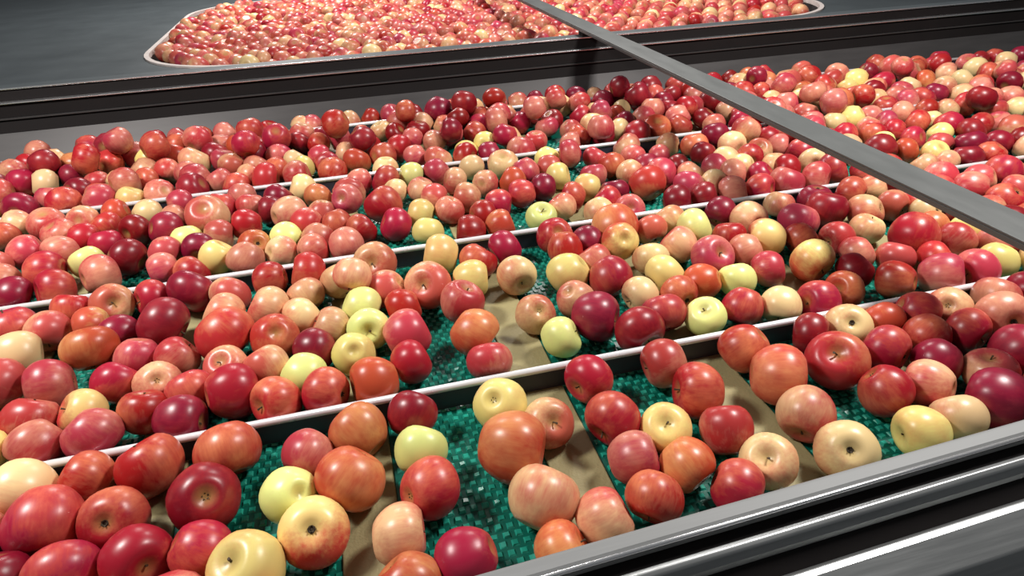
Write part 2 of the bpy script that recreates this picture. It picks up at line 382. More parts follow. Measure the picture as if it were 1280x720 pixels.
RAW = '''
-0.651,1.152,-1.014,0.0560,R;-0.525,1.141,-1.003,0.0672,R;-0.371,1.141,-1.002,0.0676,R;-0.400,1.014,-1.002,0.0679,Ke;-0.567,1.013,-1.008,0.0621,Re;
-0.395,0.895,-1.014,0.0560,R;-0.203,1.088,-1.014,0.0560,P;-0.094,1.124,-1.007,0.0631,O;-0.117,0.983,-1.000,0.0695,O;-0.238,0.985,-1.014,0.0560,Ge;
-0.191,0.877,-1.006,0.0636,Be;-0.725,1.388,-1.014,0.0560,B;-0.676,1.484,-1.013,0.0567,R;-0.582,1.346,-1.014,0.0560,R;-0.648,1.589,-1.014,0.0560,P;
-0.545,1.556,-1.014,0.0560,P;-0.573,1.453,-1.014,0.0560,Se;-0.486,1.392,-1.014,0.0560,R;-0.411,1.467,-1.014,0.0560,S;-0.380,1.344,-1.003,0.0670,R;
-0.308,1.438,-1.014,0.0563,S;-0.218,1.379,-1.014,0.0560,G;-0.781,1.894,-1.009,0.0607,Se;-0.893,1.898,-1.014,0.0560,R;-0.808,1.785,-1.014,0.0560,B;
-0.758,1.614,-0.981,0.0668,O;-0.722,1.722,-1.014,0.0560,K;-0.598,1.703,-0.996,0.0741,K;-0.671,1.898,-1.014,0.0560,R;-0.554,1.885,-1.000,0.0697,K;
-0.439,1.842,-1.011,0.0592,S;-0.443,1.726,-1.008,0.0617,C;-0.424,1.594,-0.991,0.0786,O;-0.321,1.719,-1.005,0.0646,S;-0.326,1.897,-1.013,0.0573,R;
-0.217,1.774,-1.013,0.0565,S;-0.209,1.890,-1.005,0.0647,O;-0.109,1.821,-1.008,0.0623,C;-0.293,1.553,-1.006,0.0643,Oe;-0.225,1.653,-1.014,0.0560,C;
-0.148,1.578,-1.014,0.0560,S;-0.190,1.480,-1.014,0.0560,K;-0.058,1.642,-1.010,0.0596,G;-0.046,1.530,-1.011,0.0576,Ge;-0.091,1.425,-1.014,0.0560,Ye;
-0.000,1.885,-1.001,0.0691,Se;0.022,1.725,-1.011,0.0585,S;0.058,1.608,-1.014,0.0560,R;-0.069,1.733,-0.948,0.0560,S;0.052,1.463,-1.004,0.0656,P;
0.048,1.346,-1.014,0.0560,R;0.144,1.694,-0.999,0.0708,S;0.210,1.869,-1.002,0.0679,Y;0.323,1.818,-1.009,0.0608,R;0.427,1.872,-1.010,0.0602,R;
0.276,1.703,-1.011,0.0595,Y;0.225,1.578,-1.006,0.0638,P;0.415,1.682,-1.009,0.0608,C;0.413,1.462,-1.014,0.0560,Se;0.446,1.338,-1.014,0.0560,G;
0.228,1.416,-1.004,0.0663,O;0.241,1.293,-1.013,0.0572,P;0.569,1.635,-1.004,0.0656,Y;0.676,1.690,-1.013,0.0570,P;0.679,1.571,-1.003,0.0664,R;
0.543,1.501,-1.014,0.0560,S;0.560,1.383,-1.002,0.0684,K;0.733,1.468,-1.014,0.0560,C;0.751,1.357,-1.008,0.0621,R;0.608,1.892,-1.007,0.0626,R;
0.600,1.763,-0.985,0.0560,R;0.825,2.043,-1.014,0.0560,C;0.816,1.875,-0.990,0.0800,O;0.783,1.743,-0.981,0.0609,Be;0.942,1.847,-1.014,0.0560,S;
0.940,2.026,-1.014,0.0560,P;0.855,1.661,-1.012,0.0576,C;1.038,1.898,-1.014,0.0560,C;1.245,2.031,-1.013,0.0574,K;1.239,1.898,-1.014,0.0560,K;
1.288,1.793,-1.006,0.0640,S;1.072,1.786,-1.003,0.0665,G;0.978,1.708,-1.010,0.0598,S;1.033,1.595,-1.002,0.0679,P;1.161,1.710,-1.014,0.0560,R;
0.847,1.547,-1.009,0.0614,Y;0.836,1.433,-1.014,0.0564,R;0.935,1.475,-1.014,0.0560,O;1.042,1.461,-1.014,0.0560,G;0.854,1.309,-1.014,0.0560,Gs;
0.974,1.322,-1.014,0.0560,R;1.081,1.300,-1.014,0.0560,C;1.262,1.653,-1.006,0.0641,B;1.164,1.490,-1.014,0.0560,P;1.305,1.476,-1.003,0.0665,B;
1.298,1.314,-1.014,0.0560,O;1.179,1.150,-1.007,0.0579,Ce;1.288,1.152,-1.014,0.0560,O;1.375,1.627,-1.014,0.0560,R;1.447,1.742,-1.002,0.0681,P;
1.577,1.773,-1.000,0.0700,K;1.474,1.891,-1.014,0.0560,S;1.488,1.592,-1.014,0.0560,P;1.476,1.484,-1.014,0.0560,P;1.700,1.723,-1.006,0.0640,S;
1.630,1.629,-1.014,0.0560,C;1.835,1.750,-1.014,0.0560,S;1.891,1.657,-1.014,0.0561,C;1.705,1.507,-0.995,0.0747,R;1.830,1.567,-1.014,0.0560,O;
1.676,1.385,-1.014,0.0560,O;1.471,1.313,-1.013,0.0565,R;1.404,1.403,-1.014,0.0560,K;1.396,1.152,-1.005,0.0560,R;1.503,1.152,-1.014,0.0560,Se;
1.197,1.036,-1.008,0.0616,R;1.343,1.059,-1.014,0.0560,R;1.287,0.967,-1.014,0.0560,K;1.070,1.152,-1.014,0.0560,K;0.872,1.147,-1.009,0.0612,R;
1.053,1.031,-0.998,0.0715,Oe;0.882,1.020,-0.998,0.0717,O;1.202,0.900,-1.010,0.0560,S;1.088,0.909,-1.010,0.0596,R;0.650,1.148,-1.005,0.0599,P;
0.678,1.028,-1.005,0.0653,R;0.455,1.148,-1.010,0.0598,R;0.558,0.945,-1.014,0.0560,Ys;0.680,0.903,-1.013,0.0570,P;0.551,0.838,-1.014,0.0560,O;
0.452,0.777,-1.014,0.0560,R;0.716,0.799,-1.013,0.0570,Ce;0.617,0.755,-1.014,0.0560,R;0.869,0.892,-1.008,0.0615,S;0.879,0.774,-1.008,0.0619,Ce;
1.069,0.778,-1.014,0.0560,Y;0.026,1.152,-1.014,0.0560,K;0.030,1.032,-1.014,0.0560,G;0.033,0.919,-1.009,0.0613,R;-0.037,0.829,-1.013,0.0571,S;
0.074,0.745,-1.014,0.0560,R;0.226,1.119,-1.008,0.0615,Ye;0.318,1.040,-1.014,0.0560,S;0.216,0.966,-0.994,0.0754,O;0.243,0.830,-1.002,0.0681,C;
0.340,0.759,-1.014,0.0560,S;0.243,0.712,-1.014,0.0560,O;0.457,1.000,-1.007,0.0630,R;0.456,0.885,-1.014,0.0561,P;-0.930,2.212,-1.014,0.0560,G;
-0.857,2.083,-1.003,0.0667,P;-1.049,2.599,-1.012,0.0584,S;-0.951,2.523,-1.014,0.0560,O;-1.003,2.428,-1.014,0.0560,R;-0.912,2.358,-1.014,0.0560,R;
-0.804,2.204,-1.007,0.0633,K;-0.827,2.430,-1.011,0.0589,K;-0.820,2.588,-1.014,0.0560,C;-0.922,2.772,-1.014,0.0560,Y;-0.943,2.632,-1.014,0.0560,O;
-1.067,2.894,-1.013,0.0568,O;-1.162,2.946,-1.014,0.0560,K;-1.117,3.045,-1.014,0.0560,P;-1.013,2.988,-1.014,0.0560,C;-0.905,2.976,-1.014,0.0560,R;
-0.936,3.111,-1.010,0.0596,S;-0.945,3.251,-1.010,0.0605,Y;-1.117,3.272,-1.010,0.0599,O;-1.254,3.382,-1.006,0.0643,Y;-0.832,3.262,-1.009,0.0560,O;
-0.725,3.128,-0.999,0.0709,C;-0.740,3.008,-1.014,0.0560,P;-0.709,2.644,-1.009,0.0560,P;-0.705,2.504,-1.014,0.0560,P;-0.584,2.855,-1.014,0.0560,P;
-0.551,3.025,-1.009,0.0606,S;-0.447,2.982,-1.014,0.0560,P;-0.465,2.876,-1.013,0.0566,S;-0.354,2.914,-1.014,0.0560,R;-0.468,3.256,-1.012,0.0580,R;
-0.574,2.428,-0.993,0.0769,S;-0.477,2.644,-1.014,0.0560,P;-0.435,2.357,-1.013,0.0568,R;-0.635,2.302,-1.014,0.0560,G;-0.580,2.202,-1.014,0.0560,K;
-0.525,2.295,-1.014,0.0560,S;-0.688,2.206,-1.014,0.0560,S;-0.672,2.082,-1.014,0.0560,P;-0.578,2.027,-1.014,0.0564,R;-0.511,2.116,-1.012,0.0585,Y;
-0.393,2.169,-1.014,0.0560,Oe;-0.286,2.194,-1.014,0.0560,G;-0.301,2.087,-1.014,0.0560,C;-0.197,2.063,-1.014,0.0560,P;-0.277,3.013,-1.014,0.0560,C;
-0.243,2.896,-1.014,0.0560,Y;-0.237,2.640,-1.010,0.0599,C;-0.178,2.533,-1.012,0.0577,O;-0.332,2.581,-1.014,0.0560,K;-0.355,2.468,-1.014,0.0560,K;
-0.216,2.276,-1.001,0.0560,P;-0.169,3.021,-1.014,0.0560,P;-0.056,2.503,-1.005,0.0648,Se;-0.163,2.370,-1.014,0.0560,S;-0.111,2.252,-1.014,0.0560,R;
-0.027,2.184,-1.014,0.0560,R;-0.179,2.168,-1.014,0.0560,P;0.111,2.774,-1.012,0.0581,C;0.208,2.644,-1.012,0.0560,G;0.122,2.492,-1.014,0.0560,C;
-0.010,2.644,-1.014,0.0560,P;0.096,2.175,-1.010,0.0599,R;0.196,2.246,-1.014,0.0560,Y;0.200,2.088,-1.014,0.0560,Y;0.229,2.473,-1.014,0.0560,S;
0.265,2.371,-1.014,0.0560,S;0.348,2.781,-1.005,0.0651,S;0.318,2.643,-1.013,0.0571,P;0.375,2.519,-1.014,0.0560,S;0.474,2.644,-1.014,0.0560,C;
0.594,2.931,-1.014,0.0560,Ye;0.495,2.888,-1.014,0.0560,Y;0.604,2.612,-1.003,0.0671,C;0.598,2.427,-1.010,0.0595,O;0.487,2.444,-1.014,0.0560,S;
0.387,2.323,-1.010,0.0598,S;0.490,2.233,-1.014,0.0560,R;0.602,2.292,-1.010,0.0560,R;0.702,2.335,-1.014,0.0560,K;0.413,2.150,-1.013,0.0565,R;
0.453,2.048,-1.014,0.0560,O;0.615,2.078,-1.014,0.0560,Gs;0.795,2.427,-1.014,0.0560,Y;0.710,2.126,-1.013,0.0560,S;0.813,2.640,-1.014,0.0560,Y;
0.785,2.535,-1.014,0.0560,S;0.921,2.644,-1.014,0.0560,R;0.730,2.974,-1.014,0.0560,C;-0.006,3.522,-1.010,0.0594,C;-0.068,3.242,-1.009,0.0605,P;
0.138,3.309,-1.012,0.0584,C;0.045,3.248,-1.013,0.0566,R;0.064,3.078,-1.012,0.0578,R;-0.050,3.017,-1.014,0.0560,S;0.194,3.000,-1.007,0.0628,R;
-0.137,2.918,-1.014,0.0560,R;-0.209,3.522,-1.010,0.0596,P;0.349,3.317,-1.007,0.0633,S;0.451,3.385,-0.958,0.0733,K;0.455,3.273,-1.014,0.0560,S;
0.370,3.053,-1.014,0.0560,P;0.465,3.115,-1.009,0.0613,P;0.623,3.193,-1.008,0.0621,R;0.665,3.518,-1.014,0.0560,C;0.807,3.301,-1.010,0.0599,S;
0.837,3.187,-1.013,0.0575,R;0.833,2.886,-1.014,0.0560,P;0.741,3.390,-1.014,0.0560,O;1.003,3.374,-1.008,0.0620,C;1.005,3.175,-1.011,0.0586,K;
0.332,3.544,-1.014,0.0562,K;1.123,3.384,-1.008,0.0624,C;1.140,3.539,-0.993,0.0607,R;1.035,2.970,-1.014,0.0560,P;1.153,2.966,-1.003,0.0665,C;
1.264,3.210,-1.010,0.0603,C;1.243,3.390,-1.014,0.0560,O;1.375,3.518,-1.014,0.0560,S;1.484,3.521,-1.011,0.0588,S;1.398,3.202,-1.014,0.0560,C;
1.336,3.114,-1.014,0.0560,O;1.439,3.015,-1.006,0.0635,P;1.665,3.356,-1.006,0.0635,S;1.724,3.534,-1.004,0.0663,K;1.778,3.387,-1.011,0.0593,K;
1.859,3.262,-1.007,0.0631,P;1.888,3.139,-1.002,0.0680,K;1.761,3.108,-1.006,0.0641,P;1.728,2.814,-1.014,0.0560,P;1.885,2.977,-1.012,0.0583,S;
1.733,2.924,-1.012,0.0576,K;1.910,2.869,-1.013,0.0567,P;1.819,2.641,-1.011,0.0588,R;1.845,2.534,-1.014,0.0560,R;1.924,2.606,-1.014,0.0560,P;
1.637,2.501,-1.006,0.0635,C;1.254,2.897,-1.010,0.0597,C;1.188,2.635,-1.004,0.0657,S;1.428,2.833,-1.000,0.0694,O;0.968,2.774,-1.013,0.0573,P;
1.012,2.565,-1.011,0.0586,P;1.387,2.625,-1.014,0.0560,C;1.493,2.575,-1.006,0.0643,O;1.278,2.486,-1.014,0.0560,P;0.933,2.383,-1.014,0.0560,P;
0.867,2.272,-1.014,0.0560,Y;0.780,2.206,-1.014,0.0560,R;1.084,2.352,-1.014,0.0560,S;0.958,2.214,-1.014,0.0560,K;1.091,2.201,-0.997,0.0726,O;
0.894,2.126,-1.014,0.0560,R;1.300,2.243,-1.009,0.0610,S;1.348,2.142,-1.014,0.0560,C;1.525,2.365,-1.014,0.0560,C;1.443,2.296,-1.014,0.0560,P;
1.545,2.259,-1.014,0.0560,C;1.561,2.150,-1.012,0.0579,R;1.720,2.411,-1.014,0.0560,S;1.702,2.262,-1.014,0.0560,S;1.473,2.460,-1.014,0.0560,K;
1.310,2.355,-1.014,0.0560,K;1.859,2.320,-1.008,0.0615,R;1.840,2.208,-1.013,0.0572,C;1.845,2.088,-1.002,0.0682,R;1.728,2.036,-1.005,0.0654,P;
1.626,1.892,-1.007,0.0627,K;1.758,1.873,-1.007,0.0630,R;1.871,1.898,-1.013,0.0560,S;1.948,2.029,-1.014,0.0560,R;1.943,1.758,-1.014,0.0560,O;
2.206,3.377,-1.001,0.0688,C;2.471,3.536,-1.006,0.0637,R;2.383,3.382,-1.006,0.0638,O;2.518,3.372,-0.995,0.0748,S;2.362,3.184,-1.013,0.0571,R;
2.731,3.537,-1.007,0.0628,S;2.656,3.376,-1.000,0.0700,R;2.857,3.376,-1.000,0.0701,P;2.472,3.165,-1.012,0.0583,O;2.216,3.066,-1.014,0.0560,C;
2.338,2.996,-1.005,0.0649,C;2.468,2.997,-1.000,0.0697,S;2.448,2.846,-0.990,0.0800,O;2.843,3.197,-0.999,0.0714,Y;2.739,3.133,-1.014,0.0560,Y;
2.665,3.000,-1.014,0.0560,S;3.085,3.390,-1.014,0.0560,K;3.255,3.529,-1.009,0.0610,R;2.863,3.069,-1.006,0.0635,S;3.232,3.372,-0.995,0.0745,S;
3.237,3.234,-1.001,0.0686,S;2.618,2.903,-1.014,0.0560,R;2.369,2.637,-1.007,0.0629,Y;2.256,2.616,-1.013,0.0570,C;2.485,2.643,-1.012,0.0576,P;
2.725,2.884,-1.014,0.0560,C;2.476,2.531,-1.011,0.0591,P;2.672,2.642,-1.012,0.0581,P;2.941,2.954,-1.008,0.0625,P;3.088,3.055,-1.012,0.0584,C;
3.206,3.076,-1.007,0.0630,O;3.565,3.373,-0.997,0.0732,R;2.934,2.804,-1.005,0.0650,R;2.801,2.632,-1.011,0.0588,R;3.190,2.928,-1.006,0.0638,S;
2.912,2.617,-1.014,0.0560,S;2.710,2.505,-1.014,0.0560,C;2.591,2.325,-1.014,0.0560,Y;2.436,2.426,-1.013,0.0569,R;2.439,2.317,-1.014,0.0560,R;
2.362,2.507,-1.014,0.0560,S;2.263,2.300,-1.014,0.0560,G;2.295,2.196,-1.014,0.0560,O;2.387,2.138,-1.014,0.0560,Y;2.227,2.026,-1.014,0.0560,S;
2.335,2.026,-1.014,0.0560,C;2.473,2.203,-1.014,0.0560,S;3.430,3.159,-1.005,0.0651,S;3.429,3.383,-1.007,0.0632,R;-0.959,3.544,-1.014,0.0560,R;
-0.745,3.522,-1.012,0.0583,R;-0.643,3.388,-1.011,0.0583,P;-0.523,3.544,-1.014,0.0560,Y;-0.418,3.523,-1.009,0.0606,R;-0.369,3.318,-1.007,0.0635,R;
-0.562,3.314,-1.014,0.0560,O;-0.256,3.526,-1.011,0.0593,C;-0.249,3.380,-1.004,0.0659,S;-0.108,3.544,-1.014,0.0560,R;-0.267,3.260,-1.013,0.0570,K;
2.298,1.829,-1.011,0.0593,S;2.828,2.135,-1.011,0.0591,K;-1.033,1.841,-1.000,0.0695,R;-0.829,1.511,-1.005,0.0647,P;1.375,0.899,-1.011,0.0593,S;
2.803,2.323,-1.004,0.0662,R;2.788,1.839,-1.006,0.0643,P;-0.625,0.907,-1.008,0.0624,R;2.899,2.236,-1.002,0.0682,S;2.037,1.367,-1.012,0.0582,O;
-1.159,2.351,-1.007,0.0626,P;-1.143,1.764,-1.010,0.0599,R;1.639,0.955,-1.012,0.0583,S;1.489,0.933,-1.005,0.0647,K;3.245,2.234,-1.005,0.0647,P;
-0.420,0.784,-1.008,0.0622,P;-1.035,2.151,-0.999,0.0705,R;-0.838,1.391,-1.010,0.0603,P;2.041,1.704,-1.011,0.0594,R;2.215,1.522,-1.006,0.0636,R;
-1.558,3.147,-1.006,0.0642,K;2.422,1.843,-1.001,0.0694,R;2.546,1.799,-1.003,0.0668,Y;-0.691,1.039,-1.001,0.0690,R;-1.480,3.005,-1.006,0.0644,S;
1.574,1.057,-1.003,0.0672,P;1.437,0.792,-1.003,0.0672,R;-1.085,1.658,-1.004,0.0659,K;3.838,3.010,-1.010,0.0602,S;3.766,3.108,-1.005,0.0646,S;
-1.513,3.262,-1.007,0.0633,S;2.581,2.153,-1.003,0.0671,K;-1.429,3.117,-1.008,0.0624,R;2.263,1.401,-0.999,0.0709,K;4.015,2.888,-1.009,0.0611,R;
3.970,3.262,-1.006,0.0640,C;-0.955,1.542,-1.000,0.0695,S;-0.822,1.029,-1.004,0.0660,P;-1.163,2.139,-1.007,0.0629,P;-1.693,3.102,-1.005,0.0649,K;
-0.506,0.910,-1.009,0.0607,R;3.235,2.389,-1.005,0.0646,K;2.103,2.793,-1.008,0.0619,P;-0.111,2.779,-1.007,0.0631,R;1.296,0.806,-1.002,0.0675,K;
-1.020,3.343,-1.006,0.0638,P;-0.960,1.408,-1.002,0.0680,K;1.767,1.150,-1.011,0.0587,K;-1.231,2.245,-1.002,0.0677,S;-1.616,2.897,-1.009,0.0605,R;
-1.390,3.249,-1.008,0.0615,P;1.993,1.598,-1.008,0.0624,K;2.052,1.487,-1.002,0.0676,K;2.178,2.216,-1.002,0.0683,K;2.040,3.035,-1.003,0.0668,P;
-1.375,3.368,-1.008,0.0620,S;0.676,2.512,-1.010,0.0597,P;4.020,3.386,-1.010,0.0599,R;2.175,2.438,-1.009,0.0609,R;-0.676,0.797,-1.007,0.0630,R;
3.043,2.636,-1.006,0.0645,R;3.116,2.538,-1.009,0.0615,R;-1.398,2.454,-1.012,0.0580,P;3.980,3.119,-1.003,0.0671,K;1.890,1.130,-0.999,0.0705,K;
-0.246,0.711,-1.004,0.0662,R;-1.348,2.293,-1.008,0.0625,R;3.381,2.445,-1.001,0.0692,P;2.098,3.280,-1.002,0.0677,K;-1.173,2.599,-1.002,0.0677,P;
3.678,3.202,-1.003,0.0671,C;-0.892,1.145,-1.007,0.0634,S;3.228,2.508,-1.012,0.0581,C;2.674,1.890,-1.006,0.0641,S;2.479,1.557,-1.000,0.0698,S;
2.222,1.646,-1.005,0.0647,R;2.963,2.130,-1.011,0.0595,R;3.957,2.995,-1.006,0.0642,S;-1.499,2.886,-1.009,0.0614,P;-1.666,3.242,-1.012,0.0583,Y;
-1.181,1.880,-1.004,0.0662,Y;1.364,2.031,-1.009,0.0609,P;4.309,3.157,-1.008,0.0621,P;2.086,1.809,-1.012,0.0581,R;-1.299,2.518,-1.006,0.0637,R;
1.874,3.521,-1.011,0.0591,R;2.143,2.637,-1.007,0.0633,R;1.842,1.318,-1.011,0.0586,Y;2.056,2.419,-1.007,0.0627,R;0.237,3.378,-1.002,0.0682,P;
2.029,2.898,-0.999,0.0707,K;3.322,2.632,-1.002,0.0684,P;1.027,3.541,-1.011,0.0589,K;3.516,2.639,-1.009,0.0612,P;1.598,2.942,-1.006,0.0645,P;
2.060,2.038,-1.009,0.0606,R;-0.908,1.290,-1.004,0.0656,Y;3.636,2.638,-1.007,0.0626,K;-1.264,3.259,-1.006,0.0637,O;1.731,1.286,-1.008,0.0618,P;
-1.043,2.320,-1.010,0.0605,P;-0.086,2.065,-1.011,0.0594,P;1.583,0.854,-1.008,0.0619,P;2.957,2.362,-1.010,0.0597,P;0.266,3.094,-1.010,0.0600,P;
4.301,3.288,-1.005,0.0645,R;1.661,3.238,-1.011,0.0589,K;-1.772,3.305,-1.006,0.0635,S;3.424,3.036,-1.008,0.0622,C;0.343,2.029,-1.011,0.0587,K;
-1.280,2.087,-1.007,0.0633,P;3.162,2.145,-1.009,0.0607,S;4.227,3.385,-1.009,0.0611,K;-2.044,3.533,-1.003,0.0664,P;1.991,1.885,-1.001,0.0691,K;
3.753,2.640,-1.012,0.0583,Y;-0.920,1.790,-1.011,0.0593,S;2.707,2.133,-1.011,0.0595,K;1.993,3.535,-1.005,0.0653,R;2.120,3.522,-1.011,0.0594,R;
-1.290,2.638,-1.010,0.0598,C;0.069,2.344,-0.999,0.0709,R;2.120,1.286,-1.008,0.0622,C;2.692,2.388,-1.003,0.0668,R;-0.048,1.287,-1.007,0.0628,O;
0.570,3.386,-1.010,0.0603,K;1.453,1.046,-1.011,0.0586,R;-0.632,3.525,-1.007,0.0631,P;3.779,3.355,-1.008,0.0617,P;0.216,3.529,-1.003,0.0668,P;
-0.741,0.926,-1.011,0.0590,K;3.435,2.918,-1.010,0.0599,O;-1.097,2.038,-1.008,0.0622,K;-0.974,2.035,-1.005,0.0648,R;1.132,2.030,-1.010,0.0598,K;
1.601,2.038,-1.002,0.0675,P;2.172,1.890,-1.005,0.0646,P;2.449,2.033,-1.008,0.0624,K;2.568,2.031,-1.009,0.0606,R;2.769,2.033,-1.007,0.0627,S;
2.892,2.034,-1.006,0.0641,C;-1.406,2.640,-1.010,0.0599,R;-1.445,2.779,-1.007,0.0630,Y;-1.245,2.874,-1.012,0.0581,P;-1.165,2.784,-1.003,0.0672,R;
-1.037,2.781,-1.005,0.0651,P;-0.808,2.778,-1.008,0.0620,P;-0.685,2.782,-1.004,0.0662,K;-0.686,2.908,-1.005,0.0643,P;-0.511,2.774,-1.012,0.0581,R;
-0.390,2.784,-1.002,0.0677,O;-0.262,2.781,-1.005,0.0651,P;0.099,2.605,-1.006,0.0639,R;0.470,2.777,-1.009,0.0612,R;0.585,2.780,-1.012,0.0582,K;
0.885,2.550,-0.969,0.0581,P;1.306,2.783,-1.003,0.0668,R;1.630,2.632,-1.005,0.0646,K;1.847,2.776,-1.010,0.0597,R;1.984,2.778,-1.008,0.0618,K;
2.227,2.795,-1.004,0.0655,P;2.291,2.693,-0.930,0.0637,P;2.844,2.886,-1.010,0.0598,P;3.162,2.779,-1.008,0.0622,S;3.192,2.635,-1.004,0.0656,P;
3.774,2.789,-1.003,0.0669,P;-1.819,3.541,-1.011,0.0592,Y;-1.927,3.541,-1.011,0.0594,R;-1.676,3.395,-1.005,0.0650,P;-1.498,3.527,-1.005,0.0649,P;
-1.270,3.526,-1.006,0.0640,R;-1.133,3.386,-0.968,0.0671,K;-0.855,3.523,-1.009,0.0610,P;-0.836,3.380,-0.998,0.0667,R;-0.493,3.393,-0.964,0.0652,R;
0.442,3.524,-1.008,0.0616,R;0.556,3.540,-1.010,0.0598,R;0.661,3.308,-1.006,0.0637,R;0.792,3.527,-1.005,0.0649,P;0.913,3.524,-1.009,0.0615,S;
1.264,3.538,-1.008,0.0618,K;1.349,3.340,-1.004,0.0657,K;1.468,3.382,-1.006,0.0639,R;1.600,3.526,-1.006,0.0639,P;1.898,3.381,-1.004,0.0656,R;
2.023,3.382,-1.006,0.0643,K;2.234,3.540,-1.010,0.0599,K;2.350,3.525,-1.008,0.0622,O;0.649,1.290,-1.004,0.0659,K;-0.005,2.896,-1.007,0.0628,O;
-1.321,2.782,-1.004,0.0659,K;1.180,2.405,-1.012,0.0584,K;2.108,1.613,-1.012,0.0583,S;1.922,1.509,-1.014,0.0564,Y;-1.522,2.642,-1.012,0.0584,C;
-0.649,3.231,-1.009,0.0613,K;-0.768,1.143,-1.005,0.0651,C;2.093,2.306,-1.010,0.0603,S;2.599,2.473,-1.007,0.0630,R;1.158,3.159,-1.009,0.0611,R;
1.958,2.495,-1.004,0.0655,R;-0.549,2.558,-1.010,0.0604,R;1.191,1.283,-1.011,0.0591,R;3.643,3.080,-1.005,0.0646,R;1.571,1.429,-1.013,0.0567,S;
2.689,2.777,-1.009,0.0611,R;2.141,1.405,-1.013,0.0567,K;1.607,1.290,-1.004,0.0656,P;-0.033,0.719,-1.012,0.0580,O;-0.491,1.283,-1.011,0.0590,K;
-0.789,1.287,-1.012,0.0582,P;3.699,2.882,-1.013,0.0565,C;1.678,2.149,-1.006,0.0638,R;2.970,3.138,-1.002,0.0677,R;2.691,2.258,-1.003,0.0672,K;
2.327,1.703,-1.011,0.0594,S;0.945,3.074,-1.011,0.0590,P;1.557,3.297,-1.005,0.0648,K;-1.319,3.055,-1.005,0.0648,C;-0.562,0.812,-1.014,0.0561,S;
-0.281,2.376,-1.003,0.0670,S;-1.102,2.495,-1.008,0.0620,P;1.040,2.859,-1.011,0.0588,R;2.196,1.768,-1.006,0.0640,P;-0.956,2.878,-0.978,0.0639,P;
1.189,2.289,-1.006,0.0636,P;0.697,1.814,-1.010,0.0597,K;3.726,2.998,-1.014,0.0565,S;1.044,2.455,-1.011,0.0589,O;-0.411,2.057,-1.009,0.0608,P;
2.489,1.686,-1.006,0.0639,K;4.310,3.027,-1.007,0.0625,K;-0.469,3.135,-1.003,0.0674,K;1.713,1.046,-1.007,0.0632,S;0.732,2.782,-1.004,0.0658,P;
0.305,2.246,-1.014,0.0563,P;-0.303,0.824,-1.005,0.0651,Y;-0.435,2.543,-1.012,0.0577,P;1.177,0.793,-1.013,0.0566,C;-0.277,1.285,-1.010,0.0604,O;
1.822,1.456,-1.012,0.0584,P;-0.788,0.825,-1.014,0.0564,P;-0.164,3.299,-1.013,0.0567,K;0.113,2.913,-1.010,0.0611,R;-0.715,2.387,-1.005,0.0651,K;
-0.353,3.095,-1.010,0.0596,P;-0.062,2.389,-0.979,0.0563,P;2.637,3.174,-1.013,0.0573,P;-0.832,3.066,-1.012,0.0578,P;1.642,3.125,-1.010,0.0598,K;
2.219,3.182,-1.007,0.0635,R;1.170,2.517,-1.011,0.0588,P;4.204,3.091,-1.005,0.0655,O;2.320,3.286,-1.014,0.0565,P;1.325,2.989,-1.012,0.0583,K;
0.919,3.296,-1.013,0.0567,P;1.153,2.845,-1.011,0.0588,K;0.683,2.885,-0.968,0.0582,R;2.690,1.775,-1.014,0.0565,S;4.203,3.215,-1.008,0.0618,K;
1.827,2.428,-1.014,0.0562,P;1.155,1.600,-1.011,0.0589,P;3.584,2.493,-1.012,0.0580,C;-0.163,1.284,-1.010,0.0597,R;2.355,1.548,-1.011,0.0595,S;
2.434,3.273,-1.009,0.0608,P;0.258,2.865,-1.013,0.0571,P;3.338,2.329,-1.011,0.0590,R;3.651,2.777,-1.009,0.0611,S;1.926,1.397,-1.009,0.0613,P;
1.480,2.030,-1.010,0.0597,R;-0.675,1.286,-1.008,0.0621,P;-1.467,2.543,-0.984,0.0617,S;-0.960,1.677,-1.005,0.0648,C;2.027,2.642,-1.012,0.0584,K;
-0.853,0.914,-1.012,0.0580,S;1.653,1.149,-1.008,0.0592,P;1.237,2.144,-1.011,0.0595,P;-1.244,3.145,-1.014,0.0561,K;1.960,1.284,-1.011,0.0595,C;
-1.490,3.377,-1.012,0.0577,R;-0.512,0.714,-1.013,0.0574,K;-0.602,3.126,-1.013,0.0566,P;2.755,3.295,-1.004,0.0659,P;4.099,3.156,-1.008,0.0617,P;
4.218,2.396,-1.005,0.0645,P;4.628,2.815,-1.011,0.0590,P;2.083,3.154,-0.980,0.0654,R;1.963,3.298,-0.946,0.0590,R;2.777,2.984,-0.998,0.0619,K;
2.324,2.890,-0.936,0.0671,P;2.303,3.106,-0.946,0.0657,P;3.084,2.869,-1.009,0.0613,K;3.008,2.530,-0.946,0.0667,K;2.574,2.819,-0.958,0.0579,R;
2.302,2.410,-1.006,0.0614,R;4.277,2.613,-1.008,0.0624,P;3.907,3.383,-1.011,0.0565,K;3.734,3.520,-1.012,0.0581,R;4.405,2.634,-1.011,0.0592,K;
3.138,3.195,-0.941,0.0595,P;4.151,2.586,-1.014,0.0561,P;2.221,2.951,-0.997,0.0642,P;3.750,2.295,-1.007,0.0627,R;3.897,2.890,-0.983,0.0631,P;
4.096,3.039,-1.007,0.0600,K;3.634,2.972,-0.959,0.0576,S;3.581,2.877,-1.005,0.0647,K;4.279,2.276,-1.011,0.0587,S;3.132,2.318,-1.006,0.0641,K;
2.241,3.279,-0.936,0.0587,K;3.346,2.835,-1.004,0.0660,P;3.501,2.417,-1.012,0.0581,S;3.548,2.292,-1.006,0.0644,K;3.478,3.273,-0.975,0.0658,R;
